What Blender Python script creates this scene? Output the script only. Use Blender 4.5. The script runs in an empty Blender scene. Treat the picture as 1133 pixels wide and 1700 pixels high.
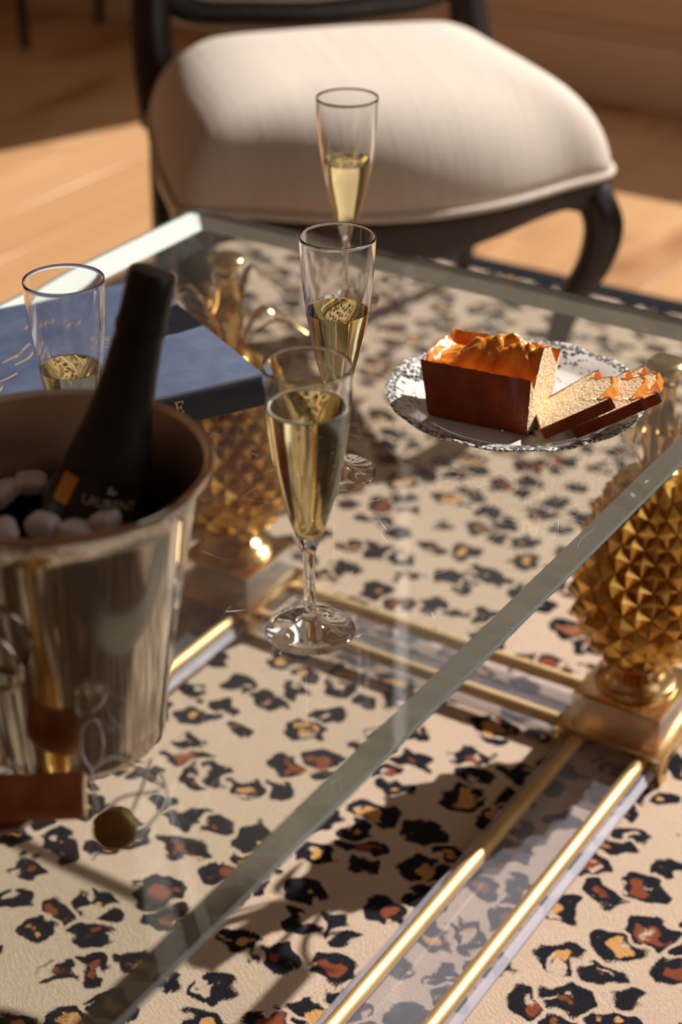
import bpy, bmesh, math, random
from mathutils import Vector, Matrix, noise
random.seed(7)
S = bpy.context.scene
COL = S.collection

# ------------------------------------------------------------------ camera
CZ = 1.24
PITCH = math.radians(29.3)
cam_d = bpy.data.cameras.new('camera'); cam = bpy.data.objects.new('camera', cam_d); COL.objects.link(cam)
cam.location = (0, 0, CZ); cam.rotation_euler = (math.pi/2 - PITCH, 0, 0)
cam_d.sensor_fit = 'VERTICAL'; cam_d.sensor_height = 36; cam_d.lens = 3000/1700*36
cam_d.dof.use_dof = True; cam_d.dof.focus_distance = 1.50; cam_d.dof.aperture_fstop = 3.9
cam_d.clip_start = .05
S.camera = cam

# ------------------------------------------------------------------ table frame
# local x runs along the far table edge, local y away from the camera along the bars
ANG = math.radians(-32.27)
C0 = Vector((-.175, 2.074, 0))
EX = Vector((math.cos(ANG), math.sin(ANG), 0)); EY = Vector((-math.sin(ANG), math.cos(ANG), 0))
def TL(x, y, z=0): return C0 + EX*x + EY*y + Vector((0, 0, z))

# ------------------------------------------------------------------ light
SUN_AZ, SUN_EL = math.radians(53), math.radians(39)
sun_dir = Vector((math.sin(SUN_AZ)*math.cos(SUN_EL), math.cos(SUN_AZ)*math.cos(SUN_EL), math.sin(SUN_EL)))
sun_d = bpy.data.lights.new('sun', 'SUN'); sun = bpy.data.objects.new('sun', sun_d); COL.objects.link(sun)
sun_d.energy = 7.2; sun_d.angle = math.radians(.6); sun_d.color = (1, .93, .86)
sun.rotation_euler = sun_dir.to_track_quat('Z', 'Y').to_euler(); sun.location = (3, 3, 4)
w = bpy.data.worlds.new('world'); S.world = w; w.use_nodes = True
w.node_tree.nodes['Background'].inputs[0].default_value = (1, .97, .93, 1)
w.node_tree.nodes['Background'].inputs[1].default_value = 1.15
vs = S.view_settings; vs.view_transform = 'Standard'; vs.look = 'None'; vs.gamma = 1; vs.exposure = 0; vs.use_curve_mapping = False
cy = S.cycles
cy.use_denoising = True; cy.max_bounces = 20; cy.diffuse_bounces = 5; cy.glossy_bounces = 8
cy.transmission_bounces = 16; cy.transparent_max_bounces = 32; cy.sample_clamp_indirect = 6; cy.sample_clamp_direct = 40
cy.caustics_reflective = True; cy.caustics_refractive = True; cy.blur_glossy = .4

# ------------------------------------------------------------------ node helpers
class N:
    def __init__(s, name):
        s.m = bpy.data.materials.new(name); s.m.use_nodes = True; s.t = s.m.node_tree
        s.t.nodes.clear(); s.out = s.t.nodes.new('ShaderNodeOutputMaterial')
    def n(s, typ, ins=None, **kw):
        nd = s.t.nodes.new('ShaderNode'+typ)
        for k, v in kw.items(): setattr(nd, k, v)
        for k, v in (ins or {}).items(): s.set(nd.inputs[k], v)
        return nd
    def set(s, sock, v):
        if isinstance(v, bpy.types.NodeSocket): s.t.links.new(v, sock)
        else:
            if hasattr(sock.default_value, '__len__') and not isinstance(v, str):
                v = tuple(v)
                if len(sock.default_value) == 4 and len(v) == 3: v = v+(1,)
            sock.default_value = v
    def math(s, op, a, b=0, c=0, clamp=False):
        nd = s.n('Math', {0: a, 1: b, 2: c}, operation=op); nd.use_clamp = clamp; return nd.outputs[0]
    def mix(s, f, a, b):
        nd = s.n('Mix', data_type='RGBA'); s.set(nd.inputs[0], f); s.set(nd.inputs[6], a); s.set(nd.inputs[7], b); return nd.outputs[2]
    def step(s, v, a, b):  # smooth 0..1 between a and b
        nd = s.n('MapRange', {0: v, 1: a, 2: b}, interpolation_type='SMOOTHSTEP'); return nd.outputs[0]
    def obj(s): return s.n('TexCoord').outputs['Object']
    def noise(s, vec, scale, detail=3, rough=.5, dim='3D'):
        return s.n('TexNoise', {'Vector': vec, 'Scale': scale, 'Detail': detail, 'Roughness': rough}, noise_dimensions=dim)
    def bump(s, h, strength=.3, dist=.002): return s.n('Bump', {'Strength': strength, 'Distance': dist, 'Height': h}).outputs[0]
    def done(s, sh): s.t.links.new(sh, s.out.inputs[0]); return s.m
    def pr(s, **kw):
        names = dict(col='Base Color', metal='Metallic', rough='Roughness', nrm='Normal', ior='IOR', trans='Transmission Weight',
                     spec='Specular IOR Level', coat='Coat Weight', coatr='Coat Roughness', sheen='Sheen Weight', sss='Subsurface Weight', sssr='Subsurface Radius', ssss='Subsurface Scale', aniso='Anisotropic', alpha='Alpha')
        return s.n('BsdfPrincipled', {names[k]: v for k, v in kw.items()}).outputs[0]

def plain(name, **kw):
    n = N(name); return n.done(n.pr(**kw))
def noisy(name, c1, c2, scale, rough=.5, bump=.2, bscale=None, bdist=.001, stretch=(1, 1, 1), **kw):
    n = N(name); v = n.n('Mapping', {'Vector': n.obj(), 'Scale': stretch}).outputs[0]
    f = n.noise(v, scale, 4).outputs[0]; c = n.mix(n.step(f, .3, .7), c1, c2)
    b = n.bump(n.noise(v, bscale or scale*3, 3).outputs[0], bump, bdist)
    return n.done(n.pr(col=c, rough=rough, nrm=b, **kw))

M = {}
# leopard rug
n = N('leopard_pile'); v = n.obj()
fine = n.noise(v, 520, 2, .7); fo = n.n('VectorMath', {0: fine.outputs[1], 1: (.5, .5, .5)}, operation='SUBTRACT').outputs[0]
fo = n.n('VectorMath', {0: fo, 1: (.014, .010, 0)}, operation='MULTIPLY').outputs[0]
mid = n.noise(v, 34, 1); mo = n.n('VectorMath', {0: mid.outputs[1], 1: (.5, .5, .5)}, operation='SUBTRACT').outputs[0]
mo = n.n('VectorMath', {0: mo, 1: (.046, .046, 0)}, operation='MULTIPLY').outputs[0]
vv = n.n('VectorMath', {0: n.n('VectorMath', {0: v, 1: fo}, operation='ADD').outputs[0], 1: mo}, operation='ADD').outputs[0]
mp = n.n('Mapping', {'Vector': vv, 'Rotation': (0, 0, .6), 'Scale': (17.5, 21.5, 1)}).outputs[0]
vo = n.n('TexVoronoi', {'Vector': mp, 'Scale': 1.0, 'Randomness': .85}, voronoi_dimensions='2D', feature='F1')
ve = n.n('TexVoronoi', {'Vector': mp, 'Scale': 1.0, 'Randomness': .85}, voronoi_dimensions='2D', feature='DISTANCE_TO_EDGE')
sep = n.n('SeparateColor', {0: vo.outputs['Color']}); r1, r2, r3 = sep.outputs
d = vo.outputs['Distance']
ro = n.math('MULTIPLY_ADD', r1, .21, .305)
out_m = n.step(n.math('SUBTRACT', ro, d), -.012, .012)
edge_m = n.step(ve.outputs['Distance'], .055, .07)
spot = n.math('MULTIPLY', out_m, edge_m)
# centre patch, off to one side of its spot
dsh = n.math('ADD', d, n.math('MULTIPLY', n.math('SUBTRACT', n.noise(v, 60, 1).outputs[0], .5), .5))
ri = n.math('MULTIPLY', n.math('SUBTRACT', ro, .28), n.math('GREATER_THAN', r2, .30))
inn = n.step(n.math('SUBTRACT', n.math('MULTIPLY', ri, 1.0), dsh), -.012, .012)
cut = n.step(n.noise(vv, 46, 1).outputs[0], .635, .65)            # breaks the ring open
spot = n.math('MULTIPLY', spot, n.math('SUBTRACT', 1, cut))
pile = n.noise(n.n('Mapping', {'Vector': v, 'Rotation': (0, 0, .75), 'Scale': (1, 1.7, 1)}).outputs[0], 480, 3, .7).outputs[0]
cream = n.mix(n.noise(v, 9, 3).outputs[0], (.56, .425, .32), (.64, .50, .39))
cream = n.mix(n.step(pile, .3, .55), n.mix(.5, (.34, .22, .15), cream), cream)
centre = n.mix(n.step(r3, .45, .55), (.22, .06, .028), (.58, .31, .115))
black = n.mix(pile, (.008, .008, .012), (.02, .019, .026))
c = n.mix(spot, cream, black); c = n.mix(n.math('MULTIPLY', inn, n.math('SUBTRACT', 1, cut)), c, centre)
rows = n.n('TexWave', {'Vector': n.n('Mapping', {'Vector': vv, 'Rotation': (0, 0, .5)}).outputs[0], 'Scale': 60, 'Distortion': 3, 'Detail': 1}, bands_direction='Y').outputs['Fac']
h = n.math('ADD', n.math('MULTIPLY', pile, 1.0), n.math('MULTIPLY', rows, .25))
M['rug'] = n.done(n.pr(col=c, rough=.95, spec=.1, sheen=.0, nrm=n.bump(h, .8, .0022)))
M['rug_border'] = noisy('black_wool_border', (.006, .007, .010), (.014, .015, .022), 200, .95, .5, 400, .002, spec=.1)
# wood
n = N('oak_plank'); v = n.obj(); oi = n.n('ObjectInfo').outputs['Random']
vm = n.n('VectorMath', {0: v, 1: n.n('CombineXYZ', {0: n.math('MULTIPLY', oi, 17), 1: n.math('MULTIPLY', oi, 41)}).outputs[0]}, operation='ADD').outputs[0]
g = n.noise(n.n('Mapping', {'Vector': vm, 'Scale': (26, 1.6, 1)}).outputs[0], 1.0, 6, .6).outputs[0]
blot = n.noise(n.n('Mapping', {'Vector': vm, 'Scale': (4, 1.4, 1)}).outputs[0], 1.0, 3).outputs[0]
c = n.mix(g, (.47, .25, .115), (.66, .42, .22)); c = n.mix(n.step(blot, .52, .75), c, (.27, .11, .04))
c = n.mix(n.math('MULTIPLY', oi, .35), c, (.42, .20, .075))
M['oak'] = n.done(n.pr(col=c, rough=.38, nrm=n.bump(g, .15, .001)))
M['oak_base'] = plain('oak_base', col=(.12, .05, .02), rough=.6)
M['walnut'] = noisy('dark_walnut', (.010, .0065, .006), (.026, .016, .013), 30, .33, .1, 90, .0006, (1, 1, .15))
M['wall'] = noisy('wall_paint', (.72, .52, .35), (.76, .56, .38), 4, .6, .05, 60)
M['trim'] = plain('trim_paint', col=(.80, .62, .45), rough=.42)
M['ceil'] = plain('ceiling_paint', col=(.50, .44, .37), rough=.8)
M['frame'] = plain('window_frame_oak', col=(.16, .08, .04), rough=.5)
# linen
n = N('linen'); v = n.obj()
wv = n.noise(n.n('Mapping', {'Vector': v, 'Scale': (1, .06, .06)}).outputs[0], 420, 2).outputs[0]
wv2 = n.noise(n.n('Mapping', {'Vector': v, 'Scale': (.06, 1, 1)}).outputs[0], 420, 2).outputs[0]
sl = n.noise(n.n('Mapping', {'Vector': v, 'Scale': (1, .03, .03)}).outputs[0], 110, 2).outputs[0]
c = n.mix(n.math('ADD', n.math('MULTIPLY', wv, .4), n.math('MULTIPLY', sl, .6)), (.50, .43, .37), (.70, .63, .56))
M['linen'] = n.done(n.pr(col=c, rough=.9, spec=.2, sheen=.1, nrm=n.bump(n.math('ADD', n.math('ADD', wv, wv2), n.math('MULTIPLY', sl, 2)), .3, .0012)))
# clear glass sheet: unrefracted view through, Fresnel reflection outside
def sheet(name, tint, ior=1.5, haze=0., haze_col=(.6, .6, .6), scratches=False, rough=0.):
    n = N(name)
    bf = n.n('NewGeometry').outputs['Backfacing']
    io = n.math('ADD', n.math('MULTIPLY', bf, 1/ior-ior), ior)
    fr = n.n('Fresnel', {'IOR': io}).outputs[0]
    tr = n.n('BsdfTransparent', {0: tint}).outputs[0]; gl = n.n('BsdfGlossy', {'Color': (1, 1, 1), 'Roughness': rough}).outputs[0]
    sh = n.n('MixShader', {0: fr, 1: tr, 2: gl}).outputs[0]
    if haze or scratches:
        f = haze
        if scratches:
            v = n.obj(); wob = n.noise(v, 6, 2).outputs[1]
            vv = n.n('VectorMath', {0: v, 1: n.n('VectorMath', {0: wob, 1: (.10, .10, 0)}, operation='MULTIPLY').outputs[0]}, operation='ADD').outputs[0]
            tot = None
            for rot, sc, th in ((.4, (7, 46, 1), .0042), (1.5, (50, 6, 1), .0045), (2.3, (9, 60, 1), .004)):
                e = n.n('TexVoronoi', {'Vector': n.n('Mapping', {'Vector': vv, 'Rotation': (0, 0, rot), 'Scale': sc}).outputs[0], 'Scale': 1.}, voronoi_dimensions='2D', feature='DISTANCE_TO_EDGE').outputs[0]
                gate = n.step(n.noise(n.n('Mapping', {'Vector': v, 'Location': (rot*3, sc[0], 0)}).outputs[0], 16, 3).outputs[0], .60, .68)
                k = n.math('MULTIPLY', n.math('LESS_THAN', e, th), gate)
                tot = k if tot is None else n.math('MAXIMUM', tot, k)
            f = n.math('ADD', n.math('MULTIPLY', tot, .42), haze)
        df = n.n('BsdfDiffuse', {0: haze_col}).outputs[0]
        sh = n.n('MixShader', {0: f, 1: sh, 2: df}).outputs[0]
    return n.done(sh)
M['top_glass'] = sheet('table_glass', (.945, .968, .955), 1.5, .006, (.8, .85, .85), True)
M['acrylic'] = sheet('clear_acrylic', (.95, .95, .965), 1.49, .075, (.74, .74, .86))
M['acrylic_side'] = sheet('acrylic_polished_side', (.90, .90, .95), 1.49, .34, (.74, .74, .88), rough=.06)
M['acrylic_block'] = sheet('clear_acrylic_block', (.95, .95, .96), 1.49, .22, (.82, .80, .84), rough=.05)
n = N('ground_glass_edge'); v = n.obj()
c = n.mix(n.noise(v, 8, 3).outputs[0], (.14, .13, .105), (.18, .17, .14))
a = n.n('BsdfDiffuse', {0: c}).outputs[0]; b = n.n('BsdfTranslucent', {0: (.25, .27, .26)}).outputs[0]
a = n.n('MixShader', {0: .30, 1: a, 2: b}).outputs[0]
a = n.n('MixShader', {0: .06, 1: a, 2: n.n('BsdfGlossy', {'Roughness': .25}).outputs[0]}).outputs[0]
M['ground'] = n.done(n.n('MixShader', {0: .04, 1: a, 2: n.n('BsdfTransparent', {0: (.9, .92, .9)}).outputs[0]}).outputs[0])
n = N('glass_arris'); a = n.n('BsdfDiffuse', {0: (.10, .15, .16)}).outputs[0]
M['arris'] = n.done(n.n('MixShader', {0: .25, 1: a, 2: n.n('BsdfGlossy', {'Roughness': .15}).outputs[0]}).outputs[0])
M['glow_edge'] = plain('painted_sun_glow_edge', col=(.80, .86, .84), rough=.4)  # pale colour stands in for sunlight leaving the left glass edge
M['crystal'] = N('flute_glass'); n = M['crystal']; M['crystal'] = n.done(n.n('BsdfGlass', {'Color': (1, 1, 1), 'Roughness': .035, 'IOR': 1.5}).outputs[0])
n = N('sparkling_wine'); M['wine'] = n.done(n.n('BsdfGlass', {'Color': (.985, .93, .70), 'Roughness': 0, 'IOR': 1.34}).outputs[0])
M['foam'] = plain('wine_foam', col=(.85, .83, .74), rough=.5, trans=.3)
M['brass'] = noisy('polished_brass', (.80, .58, .30), (.70, .48, .22), 25, .19, .03, 120, metal=1.)
M['rod'] = noisy('satin_brass_rod', (.62, .47, .27), (.54, .39, .20), 25, .6, .03, 120, metal=1.)
M['gilt'] = noisy('gilt_brass_scales', (.82, .50, .14), (.62, .33, .07), 40, .24, .06, 200, metal=1.)
n = N('silver_plate'); v = n.obj()
st = n.noise(n.n('Mapping', {'Vector': v, 'Scale': (1, 1, .03)}).outputs[0], 60, 3).outputs[0]
bl = n.noise(v, 18, 4).outputs[0]
c = n.mix(n.step(bl, .35, .75), (.70, .66, .61), (.50, .45, .39))
M['silver'] = n.done(n.pr(col=c, metal=1., rough=n.math('MULTIPLY_ADD', bl, .12, .05), nrm=n.bump(n.math('ADD', st, bl), .05, .002)))
M['silver_in'] = plain('brushed_silver_inside', col=(.62, .54, .47), metal=1., rough=.42)
M['wire'] = plain('cage_wire', col=(.82, .82, .84), metal=1., rough=.25)
M['cap_gold'] = noisy('cap_old_gold', (.40, .30, .14), (.30, .22, .10), 120, .35, .1, metal=1.)
M['cork'] = noisy('cork_bark', (.40, .13, .045), (.30, .085, .03), 90, .75, .5, 160, .0015)
M['cork_end'] = noisy('cork_disc', (.62, .38, .20), (.52, .30, .15), 120, .7, .3, 200, .001)
M['foil'] = noisy('matte_black_foil', (.010, .010, .012), (.016, .015, .018), 60, .40, .25, 120, .0006, spec=.5)
M['bottle'] = plain('dark_bottle_glass', col=(.004, .006, .004), rough=.06, spec=.6)
M['print_white'] = plain('label_white', col=(.62, .60, .62), rough=.5)
M['print_gold'] = plain('label_gold', col=(.72, .36, .09), rough=.35, metal=.6)
M['ice'] = noisy('cloudy_ice', (.78, .80, .88), (.88, .89, .94), 40, .25, .2, 60, .002, trans=.15, sss=.0)
n = N('bucket_water'); M['water'] = n.done(n.n('BsdfGlass', {'Color': (.35, .36, .38), 'Roughness': 0, 'IOR': 1.33}).outputs[0])
n = N('navy_bookcloth'); v = n.obj(); f = n.noise(v, 30, 5, .65).outputs[0]
c = n.mix(n.step(f, .3, .75), (.040, .058, .115), (.075, .10, .17))
M['navy'] = n.done(n.pr(col=c, rough=.55, spec=.45, nrm=n.bump(n.noise(v, 900, 2).outputs[0], .15, .0005)))
M['spine'] = plain('navy_spine_shade', col=(.010, .014, .026), rough=.6)  # same bookcloth, with the spine's shade put into a darker navy
M['paper'] = noisy('page_edges', (.80, .72, .58), (.62, .52, .38), 60, .8, .4, 900, .0006, (1, 1, 12))
M['gold_ink'] = plain('gold_stamping', col=(.80, .55, .28), metal=.7, rough=.35)
# plate
n = N('transferware'); v = n.obj(); sx = n.n('SeparateXYZ', {0: v})
rad = n.n('VectorMath', {0: n.n('CombineXYZ', {0: sx.outputs[0], 1: sx.outputs[1]}).outputs[0]}, operation='LENGTH').outputs['Value']
leaf = n.n('TexVoronoi', {'Vector': n.n('VectorMath', {0: v, 1: n.n('VectorMath', {0: n.noise(v, 60, 3).outputs[1], 1: (.02, .02, 0)}, operation='MULTIPLY').outputs[0]}, operation='ADD').outputs[0], 'Scale': 150}, voronoi_dimensions='2D', feature='F1').outputs['Distance']
fl = n.math('LESS_THAN', leaf, n.math('MULTIPLY_ADD', n.noise(v, 32, 4).outputs[0], 1.7, -.60))
vein = n.math('GREATER_THAN', n.noise(v, 420, 2).outputs[0], .60)
fl = n.math('MULTIPLY', fl, n.math('SUBTRACT', 1, n.math('MULTIPLY', vein, .75)))
zone = n.math('MAXIMUM', n.math('MULTIPLY', n.step(rad, .086, .092), n.step(rad, .116, .112)), n.math('MULTIPLY', n.step(rad, .084, .076), n.step(n.noise(v, 16, 2).outputs[0], .52, .60)))
fl = n.math('MULTIPLY', fl, zone)
bd = n.math('MULTIPLY', n.step(rad, .1115, .1125), n.math('GREATER_THAN', n.noise(v, 300, 2).outputs[0], .47))
m_ = n.math('MAXIMUM', fl, n.math('MULTIPLY', bd, .85))
c = n.mix(m_, (.76, .74, .70), (.018, .030, .036))
M['china'] = n.done(n.pr(col=c, rough=.12, coat=.5, coatr=.05))
# cake
M['crust'] = noisy('baked_crust', (.30, .050, .009), (.20, .028, .005), 45, .42, .35, 130, .0012, spec=.35)
M['crust_top'] = noisy('golden_glazed_crust', (.80, .31, .040), (.56, .14, .014), 55, .28, .5, 110, .0022, spec=.5, coat=.4, coatr=.2)
n = N('cake_crumb'); v = n.obj()
po = n.n('TexVoronoi', {'Vector': n.n('VectorMath', {0: v, 1: n.n('VectorMath', {0: n.noise(v, 200, 3).outputs[1], 1: (.006, .006, .006)}, operation='MULTIPLY').outputs[0]}, operation='ADD').outputs[0], 'Scale': 330}, feature='F1').outputs['Distance']
c = n.mix(n.step(po, .1, .5), (.62, .40, .19), (.84, .66, .43)); c = n.mix(n.step(n.noise(v, 60, 3).outputs[0], .45, .7), c, (.88, .72, .50))
M['crumb'] = n.done(n.pr(col=c, rough=.85, spec=.2, nrm=n.bump(po, .55, .0014)))

# ------------------------------------------------------------------ mesh helpers
def mesh(name, verts, faces, mat, parent=None, smooth=False, idx=None, mats=None, sharp=None):
    me = bpy.data.meshes.new(name); me.from_pydata([tuple(v) for v in verts], [], faces)
    for m_ in (mats or [mat]): me.materials.append(m_)
    if idx: me.polygons.foreach_set('material_index', idx)
    if smooth:
        me.polygons.foreach_set('use_smooth', [True]*len(me.polygons))
        if sharp: me.set_sharp_from_angle(angle=math.radians(sharp))
    me.update()
    o = bpy.data.objects.new(name, me); COL.objects.link(o); o.parent = parent
    return o
def add_mesh_obj(name, bm, mat, parent=None, smooth=False, sharp=None, mats=None):
    bmesh.ops.recalc_face_normals(bm, faces=bm.faces)
    me = bpy.data.meshes.new(name); bm.to_mesh(me); bm.free()
    for m_ in (mats or [mat]): me.materials.append(m_)
    if smooth:
        me.polygons.foreach_set('use_smooth', [True]*len(me.polygons))
        if sharp: me.set_sharp_from_angle(angle=math.radians(sharp))
    o = bpy.data.objects.new(name, me); COL.objects.link(o); o.parent = parent
    return o
def box(name, lo, hi, mat, parent=None, bev=0., seg=2):
    bm = bmesh.new(); bmesh.ops.create_cube(bm, size=1)
    for v in bm.verts: v.co = Vector(((lo[i]+hi[i])/2+v.co[i]*(hi[i]-lo[i]) for i in range(3)))
    if bev: bmesh.ops.bevel(bm, geom=bm.edges[:], offset=bev, segments=seg, affect='EDGES', profile=.6)
    return add_mesh_obj(name, bm, mat, parent, bool(bev), 40)
def lathe(name, prof, mat, parent=None, seg=48, closed=False, fn=None, smooth=True, sharp=50, cap=False):
    vs_, fs = [], []; m_ = len(prof)
    for j in range(seg):
        t = 2*math.pi*j/seg
        for i, (r, z) in enumerate(prof):
            p = Vector((r*math.cos(t), r*math.sin(t), z)); vs_.append(fn(p, t, i) if fn else p)
    for j in range(seg):
        k = (j+1) % seg
        for i in range(m_ if closed else m_-1):
            a, b = i, (i+1) % m_
            fs.append((j*m_+a, k*m_+a, k*m_+b, j*m_+b))
    bm = bmesh.new(); bv = [bm.verts.new(p) for p in vs_]
    for f in fs:
        try: bm.faces.new([bv[i] for i in f])
        except ValueError: pass
    bmesh.ops.remove_doubles(bm, verts=bm.verts, dist=1e-6)
    if cap: bmesh.ops.holes_fill(bm, edges=[e for e in bm.edges if e.is_boundary], sides=0)
    return add_mesh_obj(name, bm, mat, parent, smooth, sharp)
def smooth_path(pts, sub=8, closed=False):
    P_ = [Vector(p) for p in pts]; out = []; L_ = len(P_)
    rng = range(L_) if closed else range(L_-1)
    for i in rng:
        p0 = P_[(i-1) % L_] if closed or i > 0 else P_[0]; p1 = P_[i]; p2 = P_[(i+1) % L_]
        p3 = P_[(i+2) % L_] if closed or i+2 < L_ else P_[-1]
        for k in range(sub):
            t = k/sub
            out.append(.5*((2*p1)+(-p0+p2)*t+(2*p0-5*p1+4*p2-p3)*t*t+(-p0+3*p1-3*p2+p3)*t**3))
    if not closed: out.append(P_[-1])
    return out
def tube(name, pts, rad, mat, parent=None, seg=10, closed=False, flat=1., up=(0, 0, 1), smooth=True, bm=None):
    """pts already sampled; rad number or list; flat scales the second axis."""
    own = bm is None
    if own: bm = bmesh.new()
    n_ = len(pts); rings = []; upv = Vector(up)
    for i, p in enumerate(pts):
        a = pts[(i-1) % n_] if closed or i > 0 else pts[0]; b = pts[(i+1) % n_] if closed or i < n_-1 else pts[-1]
        t = (Vector(b)-Vector(a)).normalized(); s = t.cross(upv)
        if s.length < 1e-3: s = t.cross(Vector((1, 0, 0)))
        s.normalize(); q = s.cross(t).normalized()
        r = rad[i] if hasattr(rad, '__len__') else rad
        rings.append([bm.verts.new(Vector(p)+s*r*math.cos(2*math.pi*k/seg)+q*r*flat*math.sin(2*math.pi*k/seg)) for k in range(seg)])
    for i in range(n_ if closed else n_-1):
        A, B = rings[i], rings[(i+1) % n_]
        for k in range(seg): bm.faces.new((A[k], A[(k+1) % seg], B[(k+1) % seg], B[k]))
    if not closed: bm.faces.new(rings[0][::-1]); bm.faces.new(rings[-1])
    if own: return add_mesh_obj(name, bm, mat, parent, smooth, 60)
def empty(name, loc=(0, 0, 0), rz=0.):
    o = bpy.data.objects.new(name, None); COL.objects.link(o); o.location = loc; o.rotation_euler = (0, 0, rz); o.empty_display_size = .05; return o
def tag(o, label, cat, group=None):
    o['label'] = label; o['category'] = cat
    if group: o['group'] = group
    return o
def struct(o): o['kind'] = 'structure'; return o
def copy_tree(o, parent=None):
    c_ = o.copy(); COL.objects.link(c_); c_.parent = parent
    for ch in list(o.children): copy_tree(ch, c_)
    return c_

# ------------------------------------------------------------------ room
ROOM = (-2.7, 2.35, -3.6, 2.26)     # table-frame x0, x1, y0, y1
FZ = -.012
x0, x1, y0, y1 = ROOM
def rbox(name, lo, hi, mat, parent=None, bev=0.):
    o = box(name, lo, hi, mat, parent, bev)
    if parent is None: o.location = C0; o.rotation_euler = (0, 0, ANG)
    return o
floor = struct(rbox('floor', (x0-.2, y0-.2, FZ-.06), (x1+.2, y1+.2, FZ-.004), M['oak_base']))
pw = .155; plank_cache = {}
k = 0; xx = x0
while xx < 1.6:
    off = random.uniform(-.9, 0); yy = .2+off
    while yy < y1:
        ln = random.choice((.9, 1.2, 1.5)); e = min(yy+ln, y1)
        key = round(e-yy, 3)
        if key not in plank_cache:
            o = box('plank', (-pw/2+.0012, 0, FZ-.012), (pw/2-.0012, e-yy-.002, FZ), M['oak'], floor, .0012, 1); plank_cache[key] = o.data
        else:
            o = bpy.data.objects.new('plank', plank_cache[key]); COL.objects.link(o); o.parent = floor
        o.location = (xx+pw/2, yy, 0); yy = e
        if e >= y1: break
    xx += pw
H_C = 4.0
WIN = (-1.07, 2.25, .48, 3.36)
wb = struct(rbox('wall_back', (x0-.2, y1, FZ), (x1+.2, y1+.05, WIN[2]), M['wall']))
for nm, lo, hi in (('wall_back_lintel', (x0-.2, y1, WIN[3]), (x1+.2, y1+.05, H_C)), ('wall_back_pier', (x0-.2, y1, WIN[2]), (WIN[0], y1+.05, WIN[3])), ('wall_back_pier', (WIN[1], y1, WIN[2]), (x1+.2, y1+.05, WIN[3]))):
    box(nm, lo, hi, M['wall'], wb)
struct(rbox('wall_left', (x0-.2, y0, FZ), (x0, y1+.05, H_C), M['wall']))
W2 = (-.75, .85, .75, 2.35)           # added side window, out of the picture, to brighten right-hand highlights
wr = struct(rbox('wall_right', (x1, y0, FZ), (x1+.2, y1, W2[2]), M['wall']))
for lo, hi in (((x1, y0, W2[3]), (x1+.2, y1, H_C)), ((x1, y0, W2[2]), (x1+.2, W2[0], W2[3])), ((x1, W2[1], W2[2]), (x1+.2, y1, W2[3]))):
    box('wall_right_pier', lo, hi, M['wall'], wr)
struct(rbox('wall_front', (x0-.2, y0-.2, FZ), (x1+.2, y0, H_C), M['wall']))
struct(rbox('ceiling', (x0-.2, y0-.2, H_C), (x1+.2, y1+.2, H_C+.1), M['ceil']))
win = struct(rbox('window_1', (WIN[0], y1-.02, WIN[2]-.03), (WIN[1], y1+.2, WIN[2]), M['frame']))
for lo, hi in (((WIN[0], y1+.004, WIN[2]), (WIN[0]+.05, y1+.044, WIN[3])), ((WIN[1]-.05, y1+.004, WIN[2]), (WIN[1], y1+.044, WIN[3])), ((WIN[0], y1+.004, WIN[3]-.05), (WIN[1], y1+.044, WIN[3]))):
    box('window_frame', lo, hi, M['frame'], win)
win2 = struct(rbox('added_window_2', (x1-.02, W2[0], W2[2]-.03), (x1+.2, W2[1], W2[2]), M['frame']))
for ya in (W2[0], W2[1]-.06):
    box('window_frame', (x1+.08, ya, W2[2]), (x1+.13, ya+.06, W2[3]), M['frame'], win2)
bb = struct(rbox('baseboard_back', (x0, y1-.018, FZ), (x1, y1, FZ+.155), M['trim'], None, .003))
pts = [(x0, y1-.012, FZ+.168), (x1, y1-.012, FZ+.168)]
tube('baseboard_bead', [Vector(p) for p in pts], .012, M['trim'], bb, 12)
pts = [(x0, y1-.004, FZ+.30), (x1, y1-.004, FZ+.30)]
tube('panel_moulding', [Vector(p) for p in pts], .010, M['trim'], bb, 12)

# unseen facades added to keep bright sky out of the glass reflections
eb = plain('blocker_brown', col=(.16, .125, .09), rough=.9)
ext = struct(rbox('exterior_sky_blocker', (1.2, 12, -4.), (22, 13, 8.0), eb))
box('exterior_tall_blocker', (-26, 12, -4.), (1.2, 15, 19), eb, ext)

# ------------------------------------------------------------------ rug
rug = tag(empty('rug', C0, ANG), 'leopard print wool rug with black border under the glass table', 'rug')
RX0, RX1, RY0, RY1 = -.74, 1.9, -1.9, 1.175
box('leopard_field', (RX0+.06, RY0+.06, FZ), (RX1-.06, RY1-.06, 0), M['rug'], rug, .003)
for lo, hi in (((RX0, RY1-.06), (RX1, RY1)), ((RX0, RY0), (RX1, RY0+.06)), ((RX0, RY0+.06), (RX0+.06, RY1-.06)), ((RX1-.06, RY0+.06), (RX1, RY1-.06))):
    box('rug_border', (lo[0], lo[1], FZ), (hi[0], hi[1], .001), M['rug_border'], rug, .003)

# ------------------------------------------------------------------ coffee table
GZ = .4955                        # top of the glass
TW, TLn = .754, 1.22              # across, along
table = tag(empty('coffee_table', C0, ANG), 'glass coffee table on gilded pineapple legs with clear acrylic and brass base bars', 'table')
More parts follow.
